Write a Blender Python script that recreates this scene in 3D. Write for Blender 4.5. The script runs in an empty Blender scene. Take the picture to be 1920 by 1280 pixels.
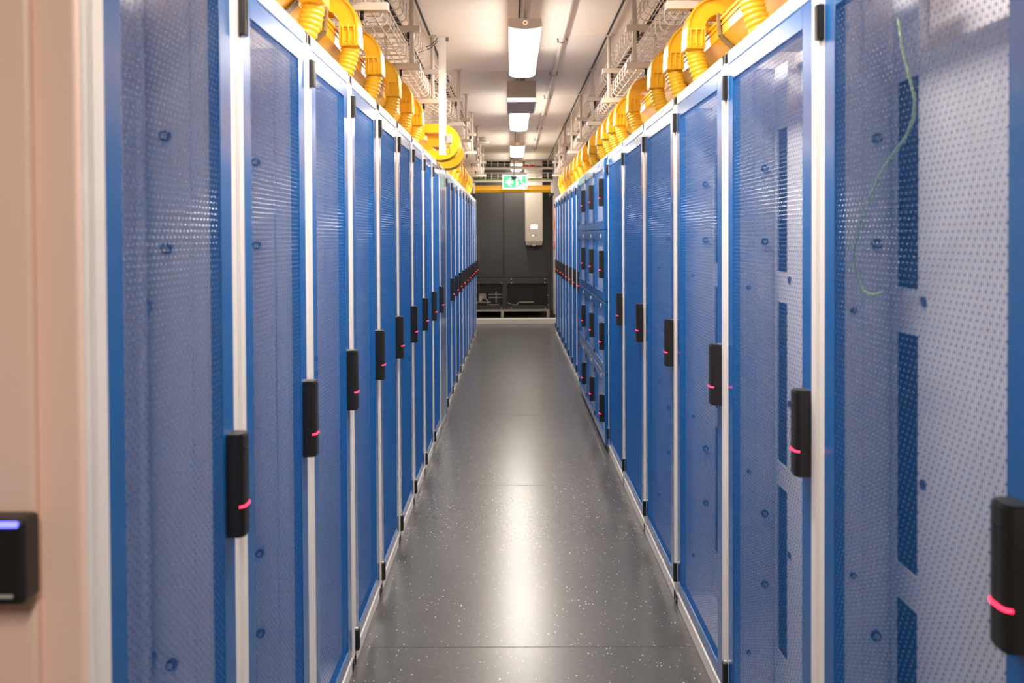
import bpy, bmesh, math, random
from mathutils import Vector, Matrix
random.seed(4)
S = bpy.context.scene
COL = S.collection
PI = math.pi
R = math.radians

# ------------------------------------------------------------------ camera
EYE = 1.458
FPX = 1634.0
cam_d = bpy.data.cameras.new('camera')
cam = bpy.data.objects.new('camera', cam_d)
COL.objects.link(cam)
cam_d.sensor_width = 36.0
cam_d.lens = FPX / 1920 * 36.0
PITCH = R(1.0)
cam_d.shift_y = (442 + FPX * math.tan(PITCH) - 640) / 1920
cam_d.clip_start = 0.02
cam.matrix_world = Matrix.Translation((0, 0, EYE)) @ Matrix.Rotation(PI / 2 - PITCH, 4, 'X') @ Matrix.Rotation(-0.005, 4, 'Z')
cam_d.dof.use_dof = True
cam_d.dof.focus_distance = 4.0
cam_d.dof.aperture_fstop = 4.2
S.camera = cam

# ------------------------------------------------------------------ world, exposure
w = bpy.data.worlds.new('room_air')
S.world = w
w.use_nodes = True
w.node_tree.nodes['Background'].inputs[0].default_value = (0.9, 0.85, 0.8, 1)
w.node_tree.nodes['Background'].inputs[1].default_value = 0.3
S.view_settings.view_transform = 'Standard'
S.view_settings.look = 'None'
S.view_settings.gamma = 1.0
S.view_settings.exposure = 0.42
S.view_settings.use_curve_mapping = False
S.cycles.max_bounces = 8
S.cycles.diffuse_bounces = 5
S.cycles.glossy_bounces = 4
S.cycles.caustics_reflective = False
S.cycles.caustics_refractive = False
S.cycles.sample_clamp_indirect = 6.0
LAMP_POWER = 44.0
LAMP_COL = (1.0, 0.93, 0.84)

# ------------------------------------------------------------------ materials
def mat(name, col, rough=0.5, metal=0.0, coat=0.0, emit=None, es=0.0, noise=0.0, nscale=30, spec=0.5, sss=0.0, bump=0.0, bscale=200):
    m = bpy.data.materials.new(name)
    m.use_nodes = True
    nt = m.node_tree
    b = nt.nodes['Principled BSDF']
    b.inputs['Base Color'].default_value = (*col, 1)
    b.inputs['Roughness'].default_value = rough
    b.inputs['Metallic'].default_value = metal
    b.inputs['Coat Weight'].default_value = coat
    b.inputs['Coat Roughness'].default_value = 0.12
    b.inputs['Specular IOR Level'].default_value = spec
    if sss:
        b.inputs['Subsurface Weight'].default_value = sss
        b.inputs['Subsurface Radius'].default_value = (0.02, 0.012, 0.003)
    if emit:
        b.inputs['Emission Color'].default_value = (*emit, 1)
        b.inputs['Emission Strength'].default_value = es
    if noise or bump:
        tc = nt.nodes.new('ShaderNodeTexCoord')
        n = nt.nodes.new('ShaderNodeTexNoise')
        n.inputs['Scale'].default_value = nscale
        n.inputs['Detail'].default_value = 4
        nt.links.new(tc.outputs['Object'], n.inputs['Vector'])
        if noise:
            mx = nt.nodes.new('ShaderNodeMix'); mx.data_type = 'RGBA'
            mx.inputs[6].default_value = (*[c * (1 - noise) for c in col], 1)
            mx.inputs[7].default_value = (*[min(1, c * (1 + noise)) for c in col], 1)
            nt.links.new(n.outputs['Fac'], mx.inputs[0])
            nt.links.new(mx.outputs[2], b.inputs['Base Color'])
        if bump:
            n2 = nt.nodes.new('ShaderNodeTexNoise')
            n2.inputs['Scale'].default_value = bscale
            nt.links.new(tc.outputs['Object'], n2.inputs['Vector'])
            bp = nt.nodes.new('ShaderNodeBump')
            bp.inputs['Strength'].default_value = bump
            bp.inputs['Distance'].default_value = 0.001
            nt.links.new(n2.outputs['Fac'], bp.inputs['Height'])
            nt.links.new(bp.outputs['Normal'], b.inputs['Normal'])
    return m

M = {}
M['blue'] = mat('blue_powder_coat', (0.0003, 0.112, 0.385), 0.26, coat=0.4, noise=0.04, nscale=6)
M['blue_mesh'] = mat('blue_perforated_steel', (0.0008, 0.116, 0.41), 0.3, coat=0.3, noise=0.03)
M['white'] = mat('white_frame_paint', (0.84, 0.80, 0.77), 0.28, noise=0.02, nscale=5)
M['inner'] = mat('pale_grey_interior_paint', (0.90, 0.85, 0.86), 0.55, noise=0.03, nscale=8)
M['panel'] = mat('white_blanking_plate', (0.95, 0.92, 0.93), 0.5, noise=0.015, nscale=8)
M['dark_in'] = mat('painted_slot_shade', (0.02, 0.025, 0.05), 0.7, noise=0.1)
M['bolt'] = mat('dark_bolt_steel', (0.03, 0.05, 0.12), 0.4, noise=0.1)
M['black'] = mat('black_handle_plastic', (0.012, 0.011, 0.011), 0.38, noise=0.1, nscale=40, bump=0.15)
M['led'] = mat('red_status_light', (0.9, 0.02, 0.06), 0.3, emit=(1.0, 0.02, 0.055), es=4.5)
M['led_blue'] = mat('blue_status_light', (0.1, 0.1, 0.9), 0.3, emit=(0.12, 0.12, 1.0), es=3.0)
M['salmon'] = mat('red_lit_white_paint', (0.90, 0.64, 0.52), 0.4, noise=0.03, nscale=4)  # white panel with the red light falling on it mixed into the colour
M['red'] = mat('red_paint', (0.8, 0.03, 0.02), 0.35, noise=0.05)
M['yellow'] = mat('yellow_duct_plastic', (0.88, 0.47, 0.012), 0.3, coat=0.25, noise=0.04, nscale=9, sss=0.15)
M['yellow_tube'] = mat('yellow_corrugated_plastic', (0.90, 0.50, 0.022), 0.35, noise=0.03, sss=0.15)
M['steel'] = mat('grey_bracket_steel', (0.30, 0.28, 0.26), 0.32, metal=0.8, noise=0.08)
M['wire'] = mat('cream_wire_coating', (0.74, 0.66, 0.58), 0.4, noise=0.03)
M['rod'] = mat('cream_hanger_paint', (0.60, 0.53, 0.46), 0.4, noise=0.03)
M['housing'] = mat('beige_lamp_housing', (0.82, 0.70, 0.62), 0.5, noise=0.03)
M['diffuser'] = mat('lit_lamp_diffuser', (0.95, 0.95, 0.95), 0.4, emit=LAMP_COL, es=6.0)
M['diffuser'].cycles.emission_sampling = 'NONE'
M['ring'] = mat('lit_lamp_ring', (0.9, 0.6, 0.4), 0.4, emit=(1.0, 0.55, 0.3), es=1.2)
M['chrome'] = mat('chrome_louvre', (0.80, 0.79, 0.80), 0.28, metal=0.75, noise=0.05)
M['rail'] = mat('brushed_rail_metal', (0.62, 0.62, 0.68), 0.25, metal=0.6, noise=0.04)
M['seam'] = mat('dark_seam_rubber', (0.03, 0.028, 0.026), 0.6, noise=0.1)
M['cable'] = mat('black_cable_sheath', (0.015, 0.015, 0.015), 0.5, noise=0.1)
M['cable_red'] = mat('red_cable_sheath', (0.55, 0.03, 0.05), 0.5, noise=0.1)
M['cable_green'] = mat('green_cable_sheath', (0.10, 0.30, 0.04), 0.5, noise=0.1)
M['cord'] = mat('green_yellow_cord_sheath', (0.45, 0.62, 0.22), 0.5, noise=0.1)
M['orange'] = mat('orange_cable_sheath', (0.75, 0.16, 0.04), 0.5, noise=0.1)
M['unit'] = mat('anthracite_cabinet_paint', (0.022, 0.0215, 0.020), 0.42, noise=0.06, nscale=3)
M['void'] = mat('dark_grille_void', (0.008, 0.008, 0.008), 0.8, noise=0.2)
M['beige'] = mat('beige_device_plastic', (0.33, 0.285, 0.235), 0.45, noise=0.03)
M['wall'] = mat('beige_wall_paint', (0.33, 0.285, 0.26), 0.6, noise=0.04, nscale=3)
M['screen'] = mat('lit_display', (0.8, 0.9, 1.0), 0.3, emit=(0.8, 0.9, 1.0), es=1.6)
M['sign_green'] = mat('lit_green_sign', (0.05, 0.65, 0.25), 0.4, emit=(0.02, 0.60, 0.20), es=0.6)
M['sign_white'] = mat('lit_white_sign', (0.95, 0.97, 0.95), 0.4, emit=(0.9, 1.0, 0.93), es=0.8)
M['label'] = mat('pale_grey_label', (0.55, 0.55, 0.55), 0.5, noise=0.04)
M['grey'] = mat('grey_plastic', (0.45, 0.44, 0.43), 0.45, noise=0.05)
M['sill'] = mat('pale_sill_paint', (0.55, 0.52, 0.47), 0.5, noise=0.05)

# ceiling: satin sheet-metal panels
def ceiling_mat():
    m = mat('satin_ceiling_sheet', (0.84, 0.77, 0.69), 0.5, metal=0.0, noise=0.03, nscale=1.5, bump=0.05, bscale=2)
    return m
M['ceiling'] = ceiling_mat()

def floor_mat():
    m = mat('speckled_grey_linoleum', (0.13, 0.13, 0.13), 0.3)
    nt = m.node_tree; b = nt.nodes['Principled BSDF']
    tc0 = nt.nodes.new('ShaderNodeTexCoord')
    mp = nt.nodes.new('ShaderNodeMapping'); mp.inputs['Location'].default_value = (3.1, 1.7, 0.537)
    nt.links.new(tc0.outputs['Object'], mp.inputs['Vector'])
    v = nt.nodes.new('ShaderNodeTexVoronoi'); v.inputs['Scale'].default_value = 75
    nt.links.new(mp.outputs['Vector'], v.inputs['Vector'])
    # fleck size differs from cell to cell
    sep = nt.nodes.new('ShaderNodeSeparateColor')
    nt.links.new(v.outputs['Color'], sep.inputs[0])
    mul = nt.nodes.new('ShaderNodeMath'); mul.operation = 'POWER'; mul.inputs[1].default_value = 4.0
    nt.links.new(sep.outputs[0], mul.inputs[0])
    mu2 = nt.nodes.new('ShaderNodeMath'); mu2.operation = 'MULTIPLY'; mu2.inputs[1].default_value = 0.24
    nt.links.new(mul.outputs[0], mu2.inputs[0])
    lt = nt.nodes.new('ShaderNodeMath'); lt.operation = 'LESS_THAN'
    nt.links.new(v.outputs['Distance'], lt.inputs[0]); nt.links.new(mu2.outputs[0], lt.inputs[1])
    n = nt.nodes.new('ShaderNodeTexNoise'); n.inputs['Scale'].default_value = 60; n.inputs['Detail'].default_value = 6
    nt.links.new(mp.outputs['Vector'], n.inputs['Vector'])
    n2 = nt.nodes.new('ShaderNodeTexNoise'); n2.inputs['Scale'].default_value = 3.0; n2.inputs['Detail'].default_value = 5
    nt.links.new(mp.outputs['Vector'], n2.inputs['Vector'])
    ad = nt.nodes.new('ShaderNodeMath'); ad.operation = 'ADD'
    nt.links.new(n.outputs['Fac'], ad.inputs[0]); nt.links.new(n2.outputs['Fac'], ad.inputs[1])
    hf = nt.nodes.new('ShaderNodeMath'); hf.operation = 'MULTIPLY'; hf.inputs[1].default_value = 0.5
    nt.links.new(ad.outputs[0], hf.inputs[0])
    r = nt.nodes.new('ShaderNodeValToRGB')
    r.color_ramp.elements[0].position = 0.3; r.color_ramp.elements[0].color = (0.060, 0.058, 0.057, 1)
    r.color_ramp.elements[1].position = 0.7; r.color_ramp.elements[1].color = (0.094, 0.089, 0.082, 1)
    nt.links.new(hf.outputs[0], r.inputs[0])
    mx = nt.nodes.new('ShaderNodeMix'); mx.data_type = 'RGBA'
    mx.inputs[7].default_value = (0.62, 0.60, 0.56, 1)
    nt.links.new(lt.outputs[0], mx.inputs[0]); nt.links.new(r.outputs[0], mx.inputs[6])
    nt.links.new(mx.outputs[2], b.inputs['Base Color'])
    rr = nt.nodes.new('ShaderNodeMapRange')
    rr.inputs[3].default_value = 0.27; rr.inputs[4].default_value = 0.27
    nt.links.new(n2.outputs['Fac'], rr.inputs[0]); nt.links.new(rr.outputs[0], b.inputs['Roughness'])
    return m
M['floor'] = floor_mat()

# ------------------------------------------------------------------ mesh helpers
class MB:
    def __init__(s):
        s.v = []; s.f = []; s.mi = []; s.mats = []; s.sm = []
    def _m(s, m):
        if m not in s.mats: s.mats.append(m)
        return s.mats.index(m)
    def add(s, vs, fs, m, smooth=False):
        o = len(s.v); i = s._m(m)
        s.v += [tuple(p) for p in vs]
        for f in fs:
            s.f.append(tuple(o + k for k in f)); s.mi.append(i); s.sm.append(smooth)
    def box(s, x0, x1, y0, y1, z0, z1, m, b=0.0):
        if x0 > x1: x0, x1 = x1, x0
        if y0 > y1: y0, y1 = y1, y0
        if z0 > z1: z0, z1 = z1, z0
        b = min(b, (x1 - x0) * .45, (y1 - y0) * .45, (z1 - z0) * .45)
        if b <= 0:
            vs = [(x, y, z) for x in (x0, x1) for y in (y0, y1) for z in (z0, z1)]
            s.add(vs, [(0, 1, 3, 2), (4, 6, 7, 5), (0, 4, 5, 1), (2, 3, 7, 6), (0, 2, 6, 4), (1, 5, 7, 3)], m)
            return
        bm = bmesh.new()
        bmesh.ops.create_cube(bm, size=1)
        for v in bm.verts:
            v.co = Vector(((x0 + x1) / 2 + v.co.x * (x1 - x0), (y0 + y1) / 2 + v.co.y * (y1 - y0), (z0 + z1) / 2 + v.co.z * (z1 - z0)))
        bmesh.ops.bevel(bm, geom=bm.edges[:], offset=b, segments=2, affect='EDGES', profile=0.5)
        bm.verts.index_update()
        s.add([v.co[:] for v in bm.verts], [[v.index for v in f.verts] for f in bm.faces], m)
        bm.free()
    def prism(s, poly, axis, a0, a1, m, smooth=False):
        # poly: 2-D points in the plane across 'axis'
        n = len(poly)
        def P(p, a):
            return {'x': (a, p[0], p[1]), 'y': (p[0], a, p[1]), 'z': (p[0], p[1], a)}[axis]
        vs = [P(p, a0) for p in poly] + [P(p, a1) for p in poly]
        fs = [tuple(reversed(range(n))), tuple(range(n, 2 * n))]
        s.add(vs, fs, m)
        o = len(s.v) - 2 * n; i = s._m(m)
        for k in range(n):
            s.f.append((o + k, o + (k + 1) % n, o + n + (k + 1) % n, o + n + k)); s.mi.append(i); s.sm.append(smooth)
    def cyl(s, c, r, h, axis, m, n=16, r2=None):
        r2 = r if r2 is None else r2
        vs = []
        for a, rr in ((0, r), (h, r2)):
            for k in range(n):
                t = 2 * PI * k / n; u, v = rr * math.cos(t), rr * math.sin(t)
                p = {'x': (a, u, v), 'y': (u, a, v), 'z': (u, v, a)}[axis]
                vs.append((c[0] + p[0], c[1] + p[1], c[2] + p[2]))
        s.add(vs, [tuple(reversed(range(n))), tuple(range(n, 2 * n))], m)
        o = len(s.v) - 2 * n; i = s._m(m)
        for k in range(n):
            s.f.append((o + k, o + (k + 1) % n, o + n + (k + 1) % n, o + n + k)); s.mi.append(i); s.sm.append(True)
    def tube(s, pts, r, m, n=6, caps=True):
        pts = [Vector(p) for p in pts]
        rs = r if isinstance(r, (list, tuple)) else [r] * len(pts)
        d = (pts[1] - pts[0]).normalized()
        up = Vector((0, 0, 1)) if abs(d.z) < .9 else Vector((1, 0, 0))
        u = d.cross(up).normalized()
        vs = []
        for i, p in enumerate(pts):
            a = pts[max(i - 1, 0)]; b = pts[min(i + 1, len(pts) - 1)]
            t = (b - a).normalized()
            u = (u - t * u.dot(t)).normalized()
            v = t.cross(u)
            for k in range(n):
                q = 2 * PI * k / n
                vs.append(p + (u * math.cos(q) + v * math.sin(q)) * rs[i])
        fs = []
        for i in range(len(pts) - 1):
            for k in range(n):
                fs.append((i * n + k, i * n + (k + 1) % n, (i + 1) * n + (k + 1) % n, (i + 1) * n + k))
        s.add(vs, fs, m, True)
        if caps:
            o = len(s.v) - len(vs); j = s._m(m)
            s.f.append(tuple(o + k for k in reversed(range(n)))); s.mi.append(j); s.sm.append(False)
            s.f.append(tuple(o + len(vs) - n + k for k in range(n))); s.mi.append(j); s.sm.append(False)
    def sweep_xz(s, path, y0, y1, ri, ro, m):
        """Channel swept along a path in the x-z plane; ri/ro are offsets left/right of the path, y0..y1 its width."""
        vs = []; n = len(path)
        for i, (x, z) in enumerate(path):
            a = path[max(i - 1, 0)]; b = path[min(i + 1, n - 1)]
            tx, tz = b[0] - a[0], b[1] - a[1]; l = math.hypot(tx, tz); nx, nz = -tz / l, tx / l
            for (off, yy) in ((ri, y0), (ro, y0), (ro, y1), (ri, y1)):
                vs.append((x + nx * off, yy, z + nz * off))
        fs = []
        for i in range(n - 1):
            for k in range(4):
                fs.append((i * 4 + k, i * 4 + (k + 1) % 4, i * 4 + 4 + (k + 1) % 4, i * 4 + 4 + k))
        fs.append((3, 2, 1, 0)); fs.append(tuple(4 * (n - 1) + k for k in range(4)))
        s.add(vs, fs, m)
    def build(s, name, parent=None):
        me = bpy.data.meshes.new(name)
        me.from_pydata(s.v, [], s.f)
        for m in s.mats: me.materials.append(m)
        me.polygons.foreach_set('material_index', s.mi)
        me.polygons.foreach_set('use_smooth', s.sm)
        me.update()
        bm = bmesh.new(); bm.from_mesh(me)
        bmesh.ops.recalc_face_normals(bm, faces=bm.faces[:]); bm.to_mesh(me); bm.free()
        o = bpy.data.objects.new(name, me)
        COL.objects.link(o)
        if parent: o.parent = parent
        return o

def tag(o, label, cat, group=None):
    o['label'] = label; o['category'] = cat
    if group: o['group'] = group
    return o
def thing(name, loc=(0, 0, 0), rz=0.0, label=None, cat=None, group=None):
    o = bpy.data.objects.new(name, None)
    o.empty_display_size = 0.05
    COL.objects.link(o); o.location = loc; o.rotation_euler = (0, 0, rz)
    if label: tag(o, label, cat, group)
    return o
def struct(mb, name):
    o = mb.build(name); o['kind'] = 'structure'; return o
def children(o): return [c for c in bpy.data.objects if c.parent == o]
def copy_tree(o, parent=None, skip=()):
    c = o.copy(); COL.objects.link(c); c.parent = parent
    for ch in KIDS.get(o.name, []):
        if ch['_n'] in skip: continue
        copy_tree(ch['o'], c, skip)
    return c
KIDS = {}
def index_kids(root):
    for ch in children(root):
        KIDS.setdefault(root.name, []).append({'o': ch, '_n': ch.name.split('.')[0]})
        index_kids(ch)

# ------------------------------------------------------------------ the room
LX, RX = -0.54, 0.643         # door faces of the two rows
CEIL = 2.792
XW0, XW1 = -2.4, 2.5
mb = MB(); mb.box(XW0, XW1, -3.0, 17.0, -0.05, 0.0, M['floor'])
for y in (1.06, 3.066, 5.07, 7.07, 9.07, 11.07, 13.07):
    mb.box(LX - .3, RX + .3, y, y + .0022, -0.001, 0.0004, M['seam'])
struct(mb, 'floor')
mb = MB()
ys = [-3.0] + [round(-1.352 + k * 1.2, 3) for k in range(0, 16)] + [17.0]
ys = sorted(set([y for y in ys if y <= 17]))
xs = [XW0, -0.538, 0.642, XW1]
for i in range(len(ys) - 1):
    for j in range(3):
        g = 0.0022 if j else 0.0022
        mb.box(xs[j] + g, xs[j + 1] - g, ys[i] + .0022, ys[i + 1] - .0022, CEIL, CEIL + .05, M['ceiling'], .003)
mb.box(XW0, XW1, -3, 17, CEIL + .03, CEIL + .08, M['seam'])
for y in ys[1:-1]:
    mb.box(XW0, XW1, y - .010, y + .010, CEIL - .0015, CEIL + .002, M['ceiling'])
struct(mb, 'ceiling')
for nm, a in (('wall_left', (XW0 - .1, XW0, -3, 17, 0, 2.87)), ('wall_right', (XW1, XW1 + .1, -3, 17, 0, 2.87)),
              ('wall_back', (XW0, XW1, 17, 17.1, 0, 2.87)), ('wall_front', (XW0, XW1, -3.1, -3, 0, 2.87))):
    mb = MB(); mb.box(*a, M['wall']); struct(mb, nm)
mb = MB(); mb.box(XW0, XW1, 14.35, 14.50, 0.001, 0.088, M['sill'], .004); struct(mb, 'trim_1')
# dark ceiling joint strips with their holding rails, where the tray hangers meet the ceiling
for i, x in ((2, -0.538), (3, 0.642)):
    mb = MB()
    mb.box(x - .006, x + .006, -3, 15.4, CEIL - .004, CEIL - .0005, M['seam'])
    mb.box(x + (.012 if x > 0 else -.03), x + (.030 if x > 0 else -.012), -3, 15.4, CEIL - .012, CEIL - .0005, M['rod'], .002)
    struct(mb, 'trim_%d' % i)

# ------------------------------------------------------------------ cabinets
def slotted(mb, y0, y1, z0, z1, x, m, pitch=.0056, gap=.0051, t=.0007, per=.0312, br=.0034, k3=3):
    """Steel sheet stamped with upright slots; short bridges step diagonally from column to column."""
    n = int(round((y1 - y0) / pitch)); p = (y1 - y0) / n; w2 = (p - gap) / 2
    for i in range(n + 1):
        c = y0 + i * p
        a = max(y0, c - w2); b = min(y1, c + w2)
        mb.box(x - t, x, a, b, z0, z1, m)
    vs = []; fs = []
    for i in range(n):
        a = y0 + i * p + w2 * .6; b = y0 + (i + 1) * p - w2 * .6
        off = (i % k3) * per / k3
        z = z0 + off
        while z < z1 - br:
            o = len(vs)
            zc = z + br / 2; yc = (a + b) / 2
            vs += [(x, a, z), (x, b, z), (x, b, z + br), (x, a, z + br), (x + .0009, yc, zc),
                   (x - t, a, z), (x - t, b, z), (x - t, b, z + br), (x - t, a, z + br)]
            fs += [(o, o + 1, o + 4), (o + 1, o + 2, o + 4), (o + 2, o + 3, o + 4), (o + 3, o, o + 4),
                   (o + 5, o + 8, o + 7, o + 6), (o, o + 5, o + 6, o + 1), (o + 3, o + 2, o + 7, o + 8)]
            z += per
    mb.add(vs, fs, m)

def framebars(mb, y0, y1, z0, z1, Y0, Y1, Z0, Z1, x0, x1, m, b=.002):
    """rectangular ring: outer y0..y1/z0..z1, opening Y0..Y1/Z0..Z1"""
    mb.box(x0, x1, y0, Y0, z0, z1, m, b); mb.box(x0, x1, Y1, y1, z0, z1, m, b)
    mb.box(x0, x1, Y0 - .001, Y1 + .001, z0, Z0, m, b); mb.box(x0, x1, Y0 - .001, Y1 + .001, Z1, z1, m, b)

def handle_mesh(y, z0, z1, parent, xf=0.0, d=.033):
    mb = MB()
    prof = [(xf - .001, y - .022), (xf + d * .72, y - .022), (xf + d * .93, y - .017), (xf + d, y - .010), (xf + d, y + .010), (xf + d * .93, y + .017), (xf + d * .72, y + .022), (xf - .001, y + .022)]
    mb.prism(prof, 'z', z0 + .004, z1 - .004, M['black'])
    small = [(xf + (p[0] - xf) * .93, y + (p[1] - y) * .93) for p in prof]
    mb.prism(small, 'z', z0, z1, M['black'])
    mb.box(xf + d - .0005, xf + d + .0012, y - .013, y + .013, z1 - .030, z1 - .027, M['black'])
    mb.build('handle', parent)
    lb = MB()
    zl = z0 + (z1 - z0) * .30
    p2 = [(xf + d + .001, y - .012), (xf + d + .001, y + .010), (xf + d * .93 + .001, y + .0185), (xf + d * .74, y + .0235),
          (xf + d * .70, y + .019), (xf + d * .9, y + .012), (xf + d - .003, y - .012)]
    lb.prism(p2, 'z', zl - .0019, zl + .0019, M['led'])
    p3 = [(px, 2 * y - py) for px, py in p2]
    lb.prism(p3, 'z', zl - .0019, zl + .0019, M['led'])
    lb.build('status_light', parent)

def hinge_mesh(y, z0, z1, parent):
    mb = MB()
    prof = [(-.003, y - .014), (.009, y - .014), (.014, y - .008), (.014, y - .001), (.011, y + .001), (.015, y + .003), (.015, y + .010), (.010, y + .014), (-.003, y + .014)]
    mb.prism(prof, 'z', z0, z1, M['black'])
    mb.cyl((.006, y, z1 - .0005), .005, .004, 'z', M['chrome'], 10)
    mb.cyl((.006, y, z0 - .004), .005, .0045, 'z', M['chrome'], 10)
    mb.build('hinge', parent)

def cabinet(W, zs, kind='slot', inset=.17, slots=False, name='server_cabinet'):
    """front face (doors) at local x=0, looking to +x; hinge side at -y. zs: door bottom, top, handle bottom, top, hinge bottom"""
    db, dt, hb, ht, gb = zs
    root = thing(name)
    h = W / 2 - .0008
    D = 1.0
    pw = .040
    f = MB()
    # front frame
    for sgn in (-1, 1):
        f.box(-.05, .0006, sgn * h, sgn * (h - pw), 0.0, 2.0, M['white'], .003)
        f.box(-.014, .002, sgn * (h - .004), sgn * (h - .009), .05, 1.97, M['white'])
        f.box(-D, -D + .04, sgn * h, sgn * (h - pw), 0.0, 2.0, M['white'], .003)
        f.box(-D + .03, -.04, sgn * h, sgn * (h - .03), 1.95, 1.999, M['white'])
        f.box(-D + .03, -.04, sgn * h, sgn * (h - .03), 0.001, .05, M['white'])
    f.box(-.05, .0006, -h, h, dt + .003, 2.0, M['white'], .003)
    f.box(-.05, .0006, -h, h, 0.0, db - .004, M['white'], .003)
    f.box(-.05, .002, -h + .004, h - .004, db - .022, db - .008, M['white'], .002)
    fr = f.build('frame', root)
    p = MB()
    p.box(-D, -.24, -h + .03, h - .03, 1.975, 1.99, M['white']); p.box(-.24, -.2, -h + .03, h - .03, 1.96, 1.99, M['white']); p.build('roof_panel', root)
    p = MB(); p.box(-D, -D + .012, -h + .04, h - .04, .05, 1.95, M['inner']); p.build('back_panel', root)
    # side walls
    for sgn in (-1, 1):
        p = MB()
        p.box(-D + .04, -.045, sgn * (h - .006), sgn * (h - .018), .05, 1.95, M['inner'])
        p.box(-.11, -.085, sgn * (h - .018), sgn * (h - .024), .05, 1.95, M['inner'], .002)
        sp = p.build('side_panel', root)
        yb = sgn * (h - .018)
        for (xi, zz, r) in ((-.112, 1.655, .011), (-.112, 1.437, .011), (-.112, .621, .011), (-.112, .407, .011), (-.065, 1.30, .006), (-.065, .747, .006), (-.065, .20, .006)):
            if not slots and xi > -.1: continue
            b = MB(); b.cyl((xi - (0 if slots else .02), yb, zz), r, -sgn * .012, 'y', M['bolt'], 14)
            b.cyl((xi - (0 if slots else .02), yb - sgn * .006, zz), r * .5, -sgn * .011, 'y', M['grey'], 10)
            b.build('bolt', sp)
    # floor plate inside
    p = MB(); p.box(-D, -.051, -h + .03, h - .03, .03, .045, M['inner']); p.build('base_panel', root)
    # mounting plane
    hh = h - .025
    p = MB()
    if slots:
        rows = [(.23, .72), (.79, 1.26), (1.35, 1.764)]
        for sgn in (-1, 1):
            y_in0, y_in1 = hh - .030, hh - .125     # the opening
            p.box(-inset - .003, -inset, sgn * (hh - .008), sgn * y_in0, .05, 1.95, M['panel'])
            zprev = .05
            for (a, b2) in rows + [(1.95, 1.95)]:
                p.box(-inset - .003, -inset, sgn * y_in0, sgn * y_in1, zprev, a, M['panel'])
                zprev = b2
        p.box(-inset - .003, -inset, -(hh - .125), hh - .125, .05, 1.80, M['panel'])
        p.box(-inset - .083, -inset - .08, -hh, hh, 1.76, 1.95, M['inner'])
        for sgn in (-1, 1):
            for zz in (1.33, .98, .55):
                p.cyl((-inset, sgn * (hh - .15), zz), .010, .004, 'x', M['bolt'], 12)
    else:
        p.box(-inset - .003, -inset, -hh, hh, .05, 1.95, M['panel'])
        for sgn in (-1, 1):
            p.box(-inset - .002, -inset + .012, sgn * (hh - .03), sgn * (hh - .045), .05, 1.95, M['panel'])
            for zz in (1.33, .646):
                p.cyl((-inset, sgn * (hh - .018), zz), .010, .012, 'x', M['bolt'], 12)
    p.build('blanking_panel', root)
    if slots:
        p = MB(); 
        for sgn in (-1, 1): p.box(-inset - .022, -inset - .012, sgn * (hh - .012), sgn * (hh - .14), .1, 1.78, M['dark_in'])  # dark sheets behind the openings, painted in place of the shade inside
        p.build('slot_shade_sheet', root)
    # label plates on top beam
    p = MB(); p.box(-.0002, .0016, W * .08, W * .08 + .075, 1.974, 1.988, M['label']); p.build('label_plate', root)
    p = MB(); p.box(-.0002, .0016, h - .045, h - .022, 1.968, 1.992, M['label']); p.build('label_plate', root)
    # door
    dw = h - .0340
    d = MB()
    fx0, fx1 = -.022, 0.0
    if kind == 'slot':
        my0, my1, mz0, mz1 = -dw + .058, dw - .066, db + .045, dt - .05
        framebars(d, -dw, dw, db, dt, my0, my1, mz0, mz1, fx0, fx1, M['blue'])
        dr = d.build('door', root)
        s = MB(); slotted(s, my0 - .001, my1 + .001, mz0 - .001, mz1 + .001, -.003, M['blue_mesh']); s.build('perforated_panel', dr)
    else:
        d.box(fx0, .003, -h + .012, h - .03, db - .02, dt + .02, M['blue'], .003)
        dr = d.build('door', root)
    if kind == 'slot':
        hinge_mesh(-dw - .012, gb, gb + .07, dr)
        hinge_mesh(-dw - .012, 1.86, 1.93, dr)
        handle_mesh(dw - .030, hb, ht, dr)
    index_kids(root)
    return root

ORD = ['nearest', 'second', 'third', 'fourth', 'fifth', 'sixth', 'seventh', 'eighth', 'ninth', 'tenth', 'eleventh', 'twelfth', 'thirteenth',
       'fourteenth', 'fifteenth', 'sixteenth', 'seventeenth', 'eighteenth', 'nineteenth', 'farthest']
ZL = (.060, 1.960, .891, 1.086, .055)
ZR = (.064, 1.960, .933, 1.120, .10)
tmplL = cabinet(.6, ZL)
first = True
tmplB = None
G_L = 'slotted-door cabinets of the left row'
for k in range(20):
    yc = 1.12 + .3 + .6 * k
    if k == 9:
        c = tmplB = cabinet(.6, ZL, kind='blank')
        c.location = (LX, yc, 0)
        tag(c, 'cabinet with plain unperforated glossy blue front and no handle, in the left row', 'cabinet')
        continue
    if first: c = tmplL; first = False
    else:
        c = copy_tree(tmplL, skip=('bolt',) if k > 3 else ())
    c.location = (LX, yc, 0)
    ends = {0: 'blue slotted-door cabinet nearest in the left row, beside the salmon-tinted end panel',
            8: 'blue slotted-door cabinet in the left row just before the plain unperforated front',
            10: 'narrow-looking blue cabinet in the left row just past the plain unperforated front',
            19: 'farthest blue cabinet of the left row, its door edge-on at the aisle end'}
    tag(c, ends.get(k, 'blue slotted-door cabinet with white frame, %s from the near end of the left row' % ORD[k]), 'cabinet', G_L)

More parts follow.
